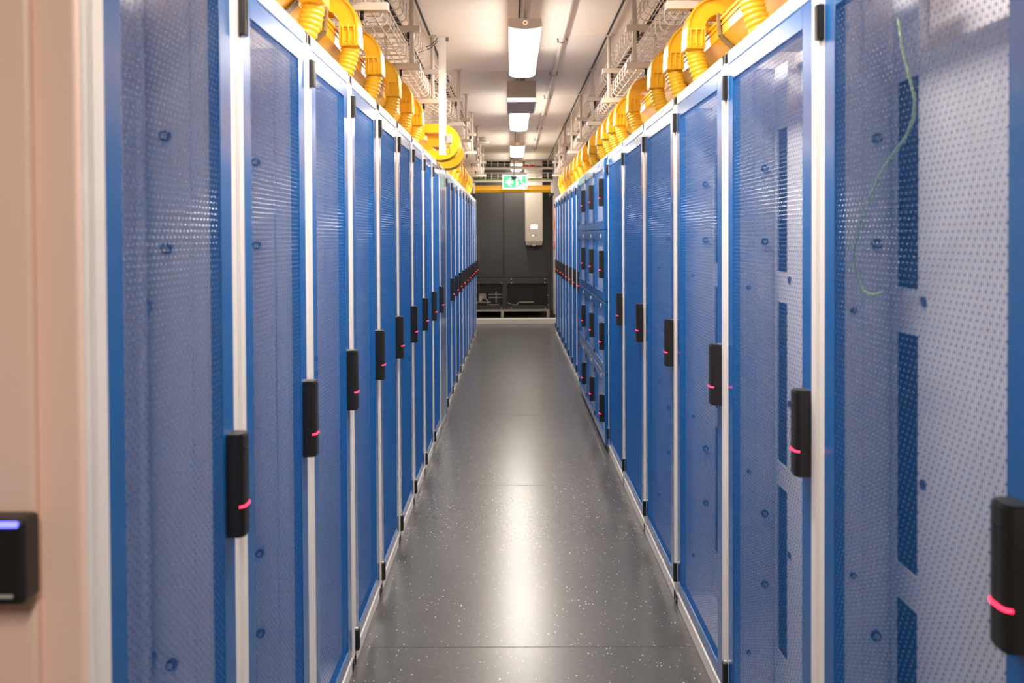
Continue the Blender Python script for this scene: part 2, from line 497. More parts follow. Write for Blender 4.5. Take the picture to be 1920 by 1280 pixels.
tmplR = cabinet(.8, ZR, slots=True, inset=.14)
first = True
for k in range(6):
    yc = 1.03 + .4 + .8 * k
    if first: c = tmplR; first = False
    else: c = copy_tree(tmplR, skip=('bolt',) if k > 3 else ())
    c.location = (RX, yc, 0); c.rotation_euler = (0, 0, PI)
    lab = {0: 'wide blue slotted-door cabinet nearest on the right, loose green cord seen through it',
           5: 'blue slotted-door cabinet of the right row touching the stacked small lockers'}
    tag(c, lab.get(k, 'wide blue slotted-door cabinet with white frame, %s from the near end of the right row' % ORD[k]), 'cabinet', 'wide cabinets of the right row')
tmplR6 = cabinet(.6, ZR)
first = True
for k in range(8):
    yc = 8.08 + .3 + .6 * k
    if first: c = tmplR6; first = False
    else: c = copy_tree(tmplR6, skip=('bolt',))
    c.location = (RX, yc, 0); c.rotation_euler = (0, 0, PI)
    lab = {0: 'slim blue cabinet of the right row directly behind the stacked small lockers',
           7: 'farthest blue cabinet of the right row, beside the end of the aisle'}
    tag(c, lab.get(k, 'slim blue cabinet of the right row, %s one past the stacked small lockers' % ORD[k]), 'cabinet', 'slim cabinets past the lockers')

def locker(W=.75):
    root = thing('locker_cabinet')
    h = W / 2 - .0008; D = .95
    f = MB(); tiers = [.045, .52, 1.008, 1.494, 1.98]
    fx = .0
    for sgn in (-1, 1):
        f.box(-D, -.022, sgn * h, sgn * (h - .02), .02, 2.0, M['blue'], .002)
    f.box(-D, -.022, -h, h, 1.975, 2.0, M['blue'], .002)
    f.box(-D, -.022, -h, h, .0, .045, M['blue'], .002)
    f.box(-D, -D + .01, -h, h, .02, 2.0, M['blue'])
    f.box(-.12, -.1, -h, -h + .03, .045, 1.98, M['blue'])
    for t in tiers[1:-1]:
        f.box(-D, -.022, -h, h, t - .012, t + .012, M['blue'], .002)
    f.build('body', root)
    p = MB()
    for a, b in zip(tiers[:-1], tiers[1:]):
        p.box(-.030, -.0225, -h + .021, h - .021, a + .013, b - .013, M['panel'])
    p.build('blanking_panel', root)
    for a, b in zip(tiers[:-1], tiers[1:]):
        d = MB()
        y0, y1 = -h + .004, h - .012
        z0, z1 = a + .003, b - .003
        my0, my1 = y0 + .05, y1 - .10
        mz0, mz1 = z0 + .062, z1 - .066
        framebars(d, y0, y1, z0, z1, my0, my1, mz0, mz1, -.021, 0.0, M['blue'])
        d.box(-.001, .0015, y0 + .004, y1 - .004, z0 + .0565, z0 + .0585, M['blue'])
        dr = d.build('door', root)
        s = MB(); slotted(s, my0 - .001, my1 + .001, mz0 - .001, mz1 + .001, -.003, M['blue_mesh'], pitch=.0095, gap=.0080, t=.0003, per=.0165, br=.0034, k3=2)
        s.build('perforated_panel', dr)
        handle_mesh(y1 - .055, b - .325, b - .14, dr)
        l = MB(); l.cyl((-.001, y1 - .25, z1 - .033), .008, .004, 'x', M['chrome'], 12); l.box(-.001, .004, y1 - .258, y1 - .242, z1 - .05, z1 - .033, M['chrome'], .001)
        l.build('lock', dr)
        g = MB(); g.box(-.02, .006, y0 - .006, y0 + .006, z0 + .05, z0 + .085, M['black'], .001); g.box(-.02, .006, y0 - .006, y0 + .006, z1 - .085, z1 - .05, M['black'], .001)
        g.build('hinge', dr)
    index_kids(root)
    return root
lk = locker()
for k in range(3):
    c = lk if k == 0 else copy_tree(lk)
    c.location = (.620, 5.83 + .375 + .75 * k, 0); c.rotation_euler = (0, 0, PI)
    tag(c, ['blue column of four stacked small locker doors, nearest of the three', 'blue column of four small locker doors between two like it', 'blue column of four small locker doors, farthest of the three'][k] + ', right row', 'locker', 'four-tier locker columns')
# white end panel of the left row, red light painted in as salmon, and its card reader
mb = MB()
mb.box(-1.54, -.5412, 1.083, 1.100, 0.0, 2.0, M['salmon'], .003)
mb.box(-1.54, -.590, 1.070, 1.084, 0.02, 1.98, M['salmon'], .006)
o = mb.build('end_panel'); tag(o, 'smooth white end panel, tinted salmon for red light, closing the near end of the left row', 'panel')
mb = MB()
mb.box(-.566, -.5405, 1.1005, 1.1185, 0.0, 2.0, M['white'], .005)
o = mb.build('corner_post'); tag(o, 'white upright corner post between salmon-tinted end panel and nearest left cabinet', 'post')
t = thing('card_reader', (-.666, 1.03, 1.02), 0, 'black card reader with a blue light bar on the salmon-tinted end panel', 'card reader')
mb = MB(); mb.box(-.03, .083, 0.0, .039, 0.0, .103, M['black'], .006); mb.build('housing', t)
mb = MB(); mb.box(-.02, .077, -.002, .004, .094, .101, M['led_blue'], .002); mb.build('light_bar', t)
mb = MB(); mb.box(.052, .070, -.0008, .003, .010, .014, M['grey']); mb.build('logo_plate', t)
mb = MB(); mb.cyl((-.6635, 1.052, 0.0), .008, 1.05, 'z', M['red'], 12)
o = mb.build('red_pipe'); tag(o, 'thin upright red pipe at the far left edge, below the card reader', 'pipe')

# loose cord inside the nearest right cabinet
mb = MB()
pts = []
for (px, py) in ((1683, 40), (1690, 95), (1703, 145), (1714, 190), (1712, 225), (1697, 262), (1672, 295), (1650, 330), (1632, 370), (1614, 420), (1604, 460), (1602, 495), (1610, 530), (1620, 550), (1638, 556), (1655, 552)):
    X = .69; Y = X * FPX / (px - 959.5); pts.append(Vector((X, Y, EYE + (442 - py) * Y / FPX)))
mb.tube(pts, .0026, M['cord'], 8)
o = mb.build('patch_cord'); tag(o, 'thin green and yellow cord dangling behind the nearest right cabinet door', 'cord')

# ------------------------------------------------------------------ yellow fibre ducts
# profile given as distance behind the row's door face and height
TR = [(.122, 2.240), (.125, 2.184), (.186, 2.128), (.300, 2.128), (.360, 2.184), (.363, 2.240)]
def trough(side, y0, y1, brackets, label):
    fx = LX if side < 0 else RX
    X = lambda d: fx + side * d
    t = thing('fibre_duct', (fx + side * .24, y0, 2.128), 0, label, 'cable duct')
    ox, oy, oz = t.location
    mb = MB(); th = .004
    n = len(TR)
    inner = []
    for i, (d, z) in enumerate(TR):
        cx, cz = .243, 2.26
        l = math.hypot(d - cx, z - cz); inner.append((d + (cx - d) / l * th, z + (cz - z) / l * th))
    poly = TR + inner[::-1]
    for i in range(n - 1):
        q = [TR[i], TR[i + 1], inner[i + 1], inner[i]]
        mb.prism([(X(d) - ox, z - oz) for d, z in q], 'y', 0, y1 - y0, M['yellow'])
    for d, z, s in ((TR[0][0], TR[0][1], -1), (TR[-1][0], TR[-1][1], 1)):
        a = X(d - .006) - ox; b = X(d + .008) - ox
        mb.box(a, b, 0, y1 - y0, z - oz - .004, z - oz + .008, M['yellow'], .002)
        mb.box(X(d - .003) - ox, X(d + .003) - ox, 0, y1 - y0, z - oz - .022, z - oz - .016, M['yellow'])
    mb.build('trough', t)
    for yb in brackets:
        b = MB()
        off = .004; P = []
        for (d, z) in TR:
            cx, cz = .243, 2.20
            l = math.hypot(d - cx, z - cz); P.append((d + (d - cx) / l * off, z + (z - cz) / l * off))
        P[0] = (P[0][0] - .004, 2.262); P[-1] = (P[-1][0] + .004, 2.262)
        for i in range(len(P) - 1):
            (d0, z0), (d1, z1) = P[i], P[i + 1]
            l = math.hypot(d1 - d0, z1 - z0); nx, nz = -(z1 - z0) / l, (d1 - d0) / l
            if (d0 + nx - .243) ** 2 + (z0 + nz - 2.2) ** 2 < (d0 - nx - .243) ** 2 + (z0 - nz - 2.2) ** 2: nx, nz = -nx, -nz
            q = [(d0, z0), (d1, z1), (d1 + nx * .006, z1 + nz * .006), (d0 + nx * .006, z0 + nz * .006)]
            b.prism([(X(d) - ox, z - oz) for d, z in q], 'y', yb - oy - .016, yb - oy + .016, M['steel'])
        # foot down to the cabinet roof
        b.box(X(.20) - ox, X(.23) - ox, yb - oy - .012, yb - oy + .012, 2.0 - oz, 2.124 - oz, M['steel'], .002)
        b.build('bracket', t)
        k = MB()
        for j in range(6):
            a = j * PI / 3
            k.cyl((X(.148) - ox + .010 * math.cos(a), yb - oy + .010 * math.sin(a), 2.254 - oz), .006, .016, 'z', M['black'], 8)
        k.cyl((X(.148) - ox, yb - oy, 2.246 - oz), .011, .026, 'z', M['black'], 12)
        k.build('knob', t)
    return t
LB = [.9, 1.5, 2.1, 2.7, 3.10, 3.56, 4.13, 4.74, 5.33]
RB = [1.15, 1.95, 2.42, 3.19, 3.62, 4.02, 4.66, 5.38, 5.95]
trough(-1, .8, 6.15, LB, 'yellow cable trough over the near part of the left row')
trough(-1, 7.35, 13.2, [7.6, 8.2, 8.8, 9.4, 10.0, 10.6, 11.2, 11.8, 12.4], 'yellow cable trough over the far part of the left row, past the big sweeps')
trough(1, .8, 13.2, RB + [6.7, 7.3, 8.0, 8.7, 9.3, 9.9, 10.5, 11.1, 11.7, 12.3], 'long yellow cable trough running along the tops of the right row')

def spout_template(side):
    """drop-out: channel rising from the trough, arching over its edge, then a corrugated tube to the cabinet roof. local origin: roof, door face plane"""
    s = side
    t = thing('drop_spout')
    # path of channel centre, as distance behind the face / height above cabinet roof
    path = [(.268, .17), (.268, .280)]
    for k in range(1, 8):
        q = k * PI / 14
        path.append((.208 + .060 * math.cos(q), .280 + .053 * math.sin(q)))
    path.append((.175, .334))
    for k in range(1, 9):
        q = PI / 2 + k * PI / 16
        path.append((.150 + .084 * math.cos(q), .252 + .082 * math.sin(q)))
    path += [(.066, .235), (.066, .200)]
    cx, cz, r = .150, .262, .084
    mb = MB()
    P = [(s * d, z) for d, z in path]
    hw = .050
    mb.sweep_xz(P, -hw + .003, hw - .003, -.029, .029, M['yellow'])
    mb.sweep_xz(P, -hw - .006, hw + .006, -.034, -.027, M['yellow'])
    mb.sweep_xz(P, -hw - .006, hw + .006, .027, .034, M['yellow'])
    e = MB()
    mb.build('elbow', t)
    # collar with ribs
    c = MB()
    x0, x1 = s * (cx - r - .037), s * (cx - r + .037)
    c.box(x0, x1, -hw - .004, hw + .004, .172, .225, M['yellow'], .004)
    for i in range(3):
        dx = s * (cx - r + (-.022 + i * .022))
        c.box(dx - .003, dx + .003, -hw - .009, hw + .009, .178, .250, M['yellow'], .001)
    for zz in (.190, .243):
        c.box(s * (cx - r - .03), s * (cx - r + .03), -hw - .007, hw + .007, zz - .002, zz + .002, M['yellow'])
    c.build('collar', t)
    # corrugated tube
    a = Vector((s * (cx - r + .002), 0, .180)); b = Vector((s * (cx - r + .062), 0, .015))
    n = 44; pts = []; rs = []
    for i in range(n + 1):
        f = i / n
        pts.append(a.lerp(b, f) + Vector((-s * .010 * math.sin(f * PI), 0, 0)))
        rs.append(.037 if i % 4 < 2 else .0325)
    g = MB(); g.tube(pts, rs, M['yellow_tube'], 20)
    g.build('corrugated_tube', t)
    index_kids(t)
    return t
LS = [1.5, 2.1, 2.7, 3.32, 3.90, 4.50, 5.08, 5.66, 7.9, 8.5, 9.1, 9.7, 10.3, 10.9, 11.5, 12.1, 12.7]
RS = [1.75, 2.60, 3.40, 3.82, 4.28, 5.08, 5.72, 6.12, 6.52, 6.95, 7.65, 8.4, 9.0, 9.6, 10.2, 10.8, 11.4, 12.0, 12.6]
for side, lst, fx in ((-1, LS, LX), (1, RS, RX)):
    sp = spout_template(side)
    for i, y in enumerate(lst):
        c = sp if i == 0 else copy_tree(sp)
        c.location = (fx, y, 2.0)
        row = 'left' if side < 0 else 'right'
        if i == len(lst) - 1: lab = 'farthest arched yellow drop-out spout above the %s row' % row
        else: lab = 'arched yellow drop-out spout with corrugated tube, %s along the %s row' % (ORD[i], row)
        tag(c, lab, 'cable spout', 'yellow drop-outs over the %s row' % row)

# two big yellow sweeps bulging over the aisle on the left
def big_sweep(y0, y1, rad, cz, label, cxd):
    t = thing('duct_sweep', (LX + cxd, y0, 2.0), 0, label, 'cable duct')
    mb = MB()
    path = [(-.26, rad * 1.0 + cz)]
    for k in range(-2, 15):
        a = PI / 2 - k * PI / 12
        if a > PI / 2: continue
        path.append((rad * 1.12 * math.cos(a), cz + rad * math.sin(a)))
    path += [(-.17, cz - rad * .99)]
    w = y1 - y0
    mb.sweep_xz(path, 0, w, -.026, .026, M['yellow'])
    mb.sweep_xz(path, -.008, .006, -.032, .032, M['yellow'])
    mb.sweep_xz(path, w - .006, w + .008, -.032, .032, M['yellow'])
    mb.build('curved_channel', t)
    r = MB()
    r.box(-.26, -.11, -.012, w + .012, cz + rad - .085, cz + rad - .03, M['yellow'], .006)
    for i in range(3):
        r.box(-.23 + i * .045, -.222 + i * .045, -.016, w + .016, cz + rad - .08, cz + rad + .035, M['yellow'], .001)
    r.build('coupling', t)
big_sweep(6.25, 6.42, .098, .132, 'big yellow C-shaped duct sweep over the aisle behind the hanging channel', .03)
big_sweep(7.05, 7.25, .088, .124, 'second big yellow duct sweep, lower and behind the C-shaped one', .02)

# yellow cross duct over the far end of the aisle
t = thing('cross_duct', (0, 13.95, 2.14), 0, 'yellow duct spanning the aisle behind the green exit sign', 'cable duct')
mb = MB()
mb.prism([(13.88 - 13.95, .115), (13.87 - 13.95, .055), (-.05, .01), (.10, .01), (.13, .055), (.12, .115)], 'x', -.62, .66, M['yellow'])
mb.box(-.62, .66, -.088, -.078, .100, .118, M['yellow'], .002); mb.box(-.62, .66, -.090, -.072, .046, .054, M['yellow'], .001)
mb.build('trough', t)
for sx in (-.60, .64):
    k = MB(); k.box(sx - .02, sx + .02, -.10, -.085, -.03, .16, M['wire'], .002); k.box(sx - .03, sx + .03, -.10, .14, -.045, -.005, M['black'], .003); k.build('bracket', t)

# ------------------------------------------------------------------ wire baskets
def wire_tray(side, x0, w, h, z0, y0, y1, jog=None, step=.12):
    """basket tray; x0 is the aisle-side edge"""
    s = side; mb = MB(); r = .0031
    def J(y):
        if not jog: return 0
        a, b, d = jog
        f = min(1, max(0, (y - a) / (b - a))); f = f * f * (3 - 2 * f)
        return d * f
    rc = .03
    prof = [(0, h), (0, rc)]
    for k in range(1, 5):
        a = k * PI / 8
        prof.append((rc - rc * math.cos(a), rc - rc * math.sin(a)))
    prof[-1] = (rc, 0)
    prof += [(w - rc, 0)]
    for k in range(1, 5):
        a = k * PI / 8
        prof.append((w - rc + rc * math.sin(a), rc - rc * math.cos(a)))
    prof += [(w, h)]
    y = y0 + .05
    while y < y1:
        j = J(y)
        mb.tube([(x0 + s * u + j, y, z0 + v) for u, v in prof], r, M['wire'], 5, False)
        y += step
    longs = [(0, h), (0, h * .68), (0, h * .36), (w, h), (w, h * .5)]
    nb = max(2, int(w / .05))
    longs += [(rc + (w - 2 * rc) * i / nb, 0) for i in range(nb + 1)]
    ny = int((y1 - y0) / .25) if jog else 1
    for (u, v) in longs:
        du = r * 2 if u < w / 2 else -r * 2
        pts = []
        for i in range(ny + 1):
            yy = y0 + (y1 - y0) * i / ny
            pts.append((x0 + s * (u + (du if v > 0 else 0)) + J(yy), yy, z0 + v + (r * 2 if v == 0 else 0)))
        mb.tube(pts, r, M['wire'], 5)
    return mb.build('wire_basket_tray')
ZLOW, ZUP = 2.376, 2.572
o = wire_tray(1, .672, .27, .095, ZLOW, .3, 13.7); tag(o, 'lower cream wire basket tray hung over the front edge of the right row', 'cable tray', 'cream wire basket trays')
o = wire_tray(1, .672, .27, .095, ZUP, .3, 13.7); tag(o, 'upper wide cream wire basket tray hung above the right row', 'cable tray', 'cream wire basket trays')
o = wire_tray(-1, -.543, .27, .095, ZLOW, .3, 13.7, (6.0, 6.8, .10)); tag(o, 'lower cream wire basket tray above the left row, bending toward the aisle at its end', 'cable tray', 'cream wire basket trays')
o = wire_tray(-1, -.543, .27, .095, ZUP, .3, 13.7, (6.0, 6.8, .10)); tag(o, 'upper wide cream wire basket tray hung above the left row', 'cable tray', 'cream wire basket trays')

def hanger(side, x, y):
    t = thing('tray_hanger', (x, y, CEIL))
    mb = MB(); mb.cyl((0, 0, 2.35 - CEIL), .0125, CEIL - 2.35, 'z', M['rod'], 12); mb.build('rod', t)
    mb = MB(); mb.box(-.03, .03, -.03, .03, -.006, 0, M['rod'], .001); mb.build('ceiling_plate', t)
    for zz in (ZUP - .019, ZLOW - .019):
        b = MB()
        b.box(-side * .045, side * .33, -.022, .022, zz - CEIL - .017, zz - CEIL + .015, M['rod'], .003)
        b.build('crossbar', t)
        c = MB(); c.cyl((side * (.06 if zz < 2.45 else .02), 0, zz - CEIL - .050), .0075, .034, 'z', M['black'], 10)
        c.cyl((side * (.06 if zz < 2.45 else .02), 0, zz - CEIL - .070), .002, .02, 'z', M['black'], 6); c.build('end_cap', t)
    mb = MB(); mb.cyl((side * .31, 0, 2.35 - CEIL), .0125, CEIL - 2.35, 'z', M['rod'], 12); mb.build('rod', t)
    index_kids(t); return t
for side, x, nm in ((1, .653, 'right'), (-1, -.524, 'left')):
    h0 = hanger(side, x, 1.04)
    for k in range(11):
        y = 1.04 + 1.197 * k
        xx = x + (.10 if side < 0 and y > 6.5 else 0)
        c = h0 if k == 0 else copy_tree(h0)
        c.location = (xx, y, CEIL)
        tag(c, 'cream rod and crossbar hanger holding the %s wire trays, %s from the near end' % (nm, ORD[k]), 'tray hanger', 'hangers of the %s trays' % nm)

# cross trays over the end of the aisle
for zz, lab in ((2.545, 'upper'), (2.345, 'lower')):
    mb = MB(); r = .004; y0 = 13.85; hh = .115; x0, x1 = -.62, .66
    x = x0
    while x <= x1:
        mb.tube([(x, y0, zz + hh), (x, y0, zz), (x, y0 + .22, zz), (x, y0 + .22, zz + hh)], r, M['wire'], 5)
        x += .1
    for (yy, z2) in ((y0, zz + hh), (y0, zz + hh * .5), (y0, zz), (y0 + .07, zz), (y0 + .15, zz), (y0 + .22, zz), (y0 + .22, zz + hh)):
        mb.tube([(x0, yy, z2), (x1, yy, z2)], r, M['wire'], 5)
    mb.box(x0, x1, y0 - .012, y0 + .0, zz - .035, zz - .006, M['wire'], .002)
    o = mb.build('cross_tray'); tag(o, '%s cream wire tray crossing the far end of the aisle' % lab, 'cable tray')
for (y, z, x0, x1, m, nm, lab) in ((13.93, 2.36, -.60, .64, 'cable_green', 'green_cable', 'green cable bundle lying in the lower cross tray'),
                                    (13.97, 2.575, .18, .38, 'cable_red', 'red_cable', 'short red cable in the upper cross tray'),
                                    (14.02, 2.565, -.60, .64, 'cable', 'black_cable', 'black cables lying in the upper cross tray')):
    mb = MB(); pts = [(x0 + (x1 - x0) * i / 12, y + .006 * math.sin(i * 1.7), z + .004 * math.sin(i * 2.3)) for i in range(13)]
    mb.tube(pts, .016, M[m], 8); mb.tube([(a, b + .025, c) for a, b, c in pts], .012, M[m], 8)
    o = mb.build(nm); tag(o, lab, 'cable')
# black cables in the side trays
for side, x in ((-1, -.58), (1, .71)):
    for j, zz in enumerate((ZUP + .012,)):
        mb = MB()
        for q in range(3):
            pts = [(x + side * (.012 * q + .01) + .006 * math.sin(i * .9 + q) + (.10 if side < 0 and .5 + i * .5 > 6.2 else 0), .6 + i * .5, zz + .004 * math.sin(i * 1.3 + q)) for i in range(24)]
            mb.tube(pts, .0055, M['cable'], 6)
        o = mb.build('black_cable'); tag(o, 'bundle of thin black cables lying in the upper wire tray of the %s row' % ('left' if side < 0 else 'right'), 'cable')

# ------------------------------------------------------------------ ceiling fixtures
LX0 = .080
def lamp(y0, L=1.44):
    t = thing('ceiling_lamp', (LX0, y0, 2.40))
    w2 = .094
    h = MB(); h.prism([(-w2+.001, .029), (-w2 + .006, .053), (w2 - .006, .053), (w2-.001, .029)], 'y', .0, L, M['housing']); 
    h.build('housing', t)
    for yy in (-.012, L - .0):
        e = MB(); e.prism([(-w2 - .001, .010), (-w2 * .6, -.001), (0, -.005), (w2 * .6, -.001), (w2 + .001, .010), (w2 - .003, .054), (-w2 + .003, .054)], 'y', yy, yy + .012, M['housing'])
        ec = e.build('end_cap', t)
        if yy < 0:
            rg = MB()
            pts = [(.011 * math.cos(a), yy - .001, .030 + .011 * math.sin(a)) for a in [k * PI / 8 for k in range(17)]]
            rg.tube(pts, .0015, M['ring'], 6); rg.build('ring', ec)
    d = MB()
    prof = [(-w2 + .002, .0285), (-w2 + .001, .0135)] + [(w2 * math.sin(a) * .985, .012 - .026 * math.cos(a) ** .8 if math.cos(a) > 0 else .012) for a in [R(-85 + i * 17) for i in range(11)]] + [(w2 - .001, .0135), (w2 - .002, .0285)]
    d.prism(prof, 'y', .001, L - .001, M['diffuser'], True)
    d.build('diffuser', t)
    for nm, pos, rot, sx in (('lamp_light', (0, L / 2, -.0175), (0, 0, 0), w2 * 1.9), ('lamp_light', (w2 + .003, L / 2, .018), (0, -PI / 2, 0), .022), ('lamp_light', (-w2 - .003, L / 2, .018), (0, PI / 2, 0), .022)):
        ld = bpy.data.lights.new(nm, 'AREA'); ld.shape = 'RECTANGLE'; ld.size = sx; ld.size_y = L - .02
        ld.energy = PI * LAMP_POWER * sx * (L - .02) * (1.0 if pos[0] == 0 else .55); ld.color = LAMP_COL
        lo = bpy.data.objects.new(nm, ld); COL.objects.link(lo); lo.parent = t; lo.location = pos; lo.rotation_euler = rot
    for yy in (.25, L - .25):
        b = MB(); b.box(-.012, .012, yy - .01, yy + .01, .052, .125, M['rod']); b.build('mount', t)
    index_kids(t)
    return t
l0 = lamp(-1.32)
for i, y in enumerate((-1.58, 1.66, 4.90, 8.14, 11.36, 14.08)):
    c = l0 if i == 0 else copy_tree(l0)
    c.location = (LX0, y, 2.617)
    tag(c, 'lit white ceiling lamp, ' + ['behind the viewpoint', 'straight overhead of the nearest cabinets', 'the largest one in view with a ring on its end cap', 'right behind the chrome louvred fixture', 'third in view down the aisle', 'last one before the exit sign'][i], 'ceiling lamp', 'ceiling lamps along the aisle')
for side, xx in (('left', -1.95), ('right', 2.08)):  # unseen fill lamps, added behind the rows to brighten the ceiling
    for i, y in enumerate((1.5, 6.0, 10.5)):
        c = copy_tree(l0); c.location = (xx, y, 2.617)
        tag(c, 'unseen fill lamp added over the passage behind the %s row, %s from the near end' % (side, ORD[i]), 'ceiling lamp', 'added fill lamps behind the rows')
mb = MB(); mb.box(LX0 - .008, LX0 + .036, -2.9, 15.5, 2.742, 2.7915, M['rail'], .003)
o = mb.build('lamp_rail'); tag(o, 'long brushed metal rail on the ceiling carrying the lamps', 'rail')
mb = MB(); mb.tube([(LX0 - .030, -2.9, 2.786), (LX0 - .030, 15.5, 2.786)], .0045, M['cable'], 6)
o = mb.build('ceiling_cable'); tag(o, 'thin dark cable running along the ceiling beside the lamp rail', 'cable')
t = thing('emergency_light', (LX0 + .002, 7.05, 2.572), 0, 'beige box fixture with chrome louvres between the two nearest visible lamps', 'ceiling lamp')
mb = MB(); mb.box(-.118, .118, 0, .66, .0, .135, M['beige'], .004); mb.build('housing', t)
mb = MB()
for a, b, c, d in [(-.12, .12, -.004, .014), (-.12, .12, .646, .664)]: mb.box(a, b, c, d, -.036, .001, M['chrome'], .002)
for a in (-.12, .106): mb.box(a, a + .014, 0, .66, -.036, .001, M['chrome'], .002)
mb.box(-.110, .110, .012, .648, -.006, .001, M['white'])  # white plate added to brighten the underside behind the slats
for k in range(1, 9): mb.box(-.108, .108, k * .0733, k * .0733 + .003, -.034, 0, M['chrome'])
for k in (-.036, .036): mb.box(k, k + .003, 0, .66, -.030, 0, M['chrome'])
mb.build('louvre', t)
mb = MB(); mb.box(-.012, .012, .2, .22, .135, .172, M['rod']); mb.build('mount', t)
# conduit
t = thing('ceiling_conduit', (.345, 0, 2.772), 0, 'cream conduit pipe clamped along the ceiling right of the lamps', 'pipe')
mb = MB(); mb.cyl((0, -2.9, 0), .0125, 16.4, 'y', M['rod'], 12); mb.build('pipe', t)
for k in range(0, 13):
    y = -1.30 + k * 1.2
    c = MB(); c.tube([(-.034, y, .015), (-.026, y, -.004), (-.012, y, -.014), (0, y, -.017), (.012, y, -.014), (.026, y, -.004), (.034, y, .015)], .003, M['steel'], 6)
    for sx in (-.028, .028): c.cyl((sx, y, -.016), .005, .03, 'z', M['steel'], 8)
    c.build('clamp', t)
# round ceiling device
t = thing('smoke_detector', (-.39, 11.82, CEIL), 0, 'white disc detector on a dark stub under the ceiling left of the lamps', 'detector')
mb = MB(); mb.cyl((0, 0, -.054), .048, .054, 'z', M['grey'], 20); mb.build('base', t)
mb = MB(); mb.cyl((0, 0, -.062), .074, .009, 'z', M['black'], 24, .048); mb.build('gap_ring', t)
mb = MB(); mb.cyl((0, 0, -.088), .066, .026, 'z', M['wire'], 28, .100); mb.build('disc', t)
# hanging channel with sensor
t = thing('hanging_channel', (-.462, 5.86, CEIL), 0, 'white vertical channel hanging from the ceiling in front of the left yellow sweeps', 'channel')
mb = MB()
mb.box(-.024, .024, -.010, -.006, 2.003 - CEIL, -.001, M['white'], .001)
mb.box(-.024, -.020, -.008, .014, 2.003 - CEIL, -.001, M['white']); mb.box(.020, .024, -.008, .014, 2.003 - CEIL, -.001, M['white'])
mb.build('profile', t)
mb = MB(); mb.box(.02, .045, -.006, .006, -.03, -.004, M['steel'], .001); mb.cyl((.032, -.010, -.02), .006, .006, 'y', M['steel'], 8); mb.build('bracket', t)
t = thing('sensor_box', (-.418, 5.852, 2.078), 0, 'small grey sensor box with a looping wire fixed to the hanging white channel', 'sensor')
mb = MB(); mb.box(-.019, .019, -.012, .012, 0, .060, M['grey'], .002); mb.build('housing', t)
mb = MB(); mb.cyl((.002, 0, -.022), .005, .022, 'z', M['grey'], 10); mb.build('gland', t)
mb = MB(); mb.tube([(.002, 0, -.02), (.006, 0, -.045), (.004, 0, -.062), (-.006, 0, -.070), (-.018, 0, -.062), (-.019, 0, -.045)], .0018, M['cable'], 6); mb.build('wire', t)
# black cables crossing from tray to channel top
mb = MB()
for q in (0, .018):
    mb.tube([(-.60, 5.68, 2.65 + q), (-.53, 5.74, 2.69 + q), (-.50, 5.80, 2.735 + q), (-.492, 5.86, 2.765 + q)], .0035, M['cable'], 6)
o = mb.build('black_cable'); tag(o, 'pair of black cables slanting from the left wire tray to the ceiling', 'cable')
# exit sign
t = thing('exit_sign', (.048, 13.66, 2.19), 0, 'lit green exit sign with left arrow and running figure over the aisle end', 'sign')
sw, sh = .193, .222
mb = MB(); mb.box(-sw, sw, 0, .03, 0, sh, M['sign_white'], .004); mb.build('panel', t)
mb = MB(); mb.box(-sw, sw, -.004, .034, sh, sh + .03, M['grey'], .003); mb.build('housing', t)
mb = MB(); mb.box(-.008, .008, .008, .024, sh + .03, CEIL - 2.19, M['rod']); mb.build('mount', t)
mb = MB(); mb.box(-sw + .018, .012, -.003, .001, .022, sh - .018, M['sign_green']); mb.box(.012, sw - .018, -.003, .001, .022, sh - .018, M['sign_green'])
mb.build('green_field', t)
mb = MB()
ax = -.085; az = .110
def flat(poly): mb.prism(poly, 'y', -.0055, -.0025, M['sign_white'])
flat([(ax - .062, az), (ax + .01, az + .062), (ax + .04, az + .062), (ax - .004, az + .018), (ax - .004, az - .018), (ax + .04, az - .062), (ax + .01, az - .062)])
flat([(ax - .03, az - .018), (ax + .062, az - .018), (ax + .062, az + .018), (ax - .03, az + .018)])
mb.build('arrow', t)
mb = MB()
flat([(.020, .024), (.118, .024), (.118, sh - .022), (.020, sh - .022)])
flat([(.118, .024), (.150, .024), (.162, .075), (.118, .11)])
mb.build('doorway', t)
mb = MB()
def g(poly): mb.prism(poly, 'y', -.0085, -.0052, M['sign_green'])
mb.cyl((.052, -.0085, .176), .016, .0035, 'y', M['sign_green'], 14)
g([(.042, .158), (.074, .154), (.102, .102), (.068, .092)])             # torso
g([(.066, .106), (.100, .102), (.078, .062), (.046, .026), (.026, .036), (.056, .072)])   # rear leg
g([(.078, .112), (.104, .104), (.134, .082), (.126, .036), (.106, .036), (.110, .068), (.074, .084)])  # front leg
g([(.046, .158), (.060, .150), (.050, .112), (.024, .102), (.024, .116), (.036, .122)])
g([(.066, .156), (.082, .146), (.106, .130), (.110, .110), (.124, .113), (.118, .142), (.084, .160)])
mb.build('running_figure', t)
# dome camera under the last lamp
t = thing('dome_camera', (.035, 13.52, 2.37), 0, 'small black dome hanging just in front of the exit sign', 'camera')
mb = MB()
prev = None
for k in range(6):
    a0 = k * PI / 12; a1 = (k + 1) * PI / 12
    mb.cyl((0, 0, -.042 * math.sin(a0)), .042 * math.cos(a0), -.042 * (math.sin(a1) - math.sin(a0)), 'z', M['black'], 20, .042 * max(.01, math.cos(a1)))
mb.build('dome', t)
mb = MB(); mb.cyl((0, 0, 0), .044, .02, 'z', M['grey'], 20); mb.cyl((0, 0, .02), .01, CEIL - 2.39, 'z', M['rod'], 10); mb.build('stem', t)

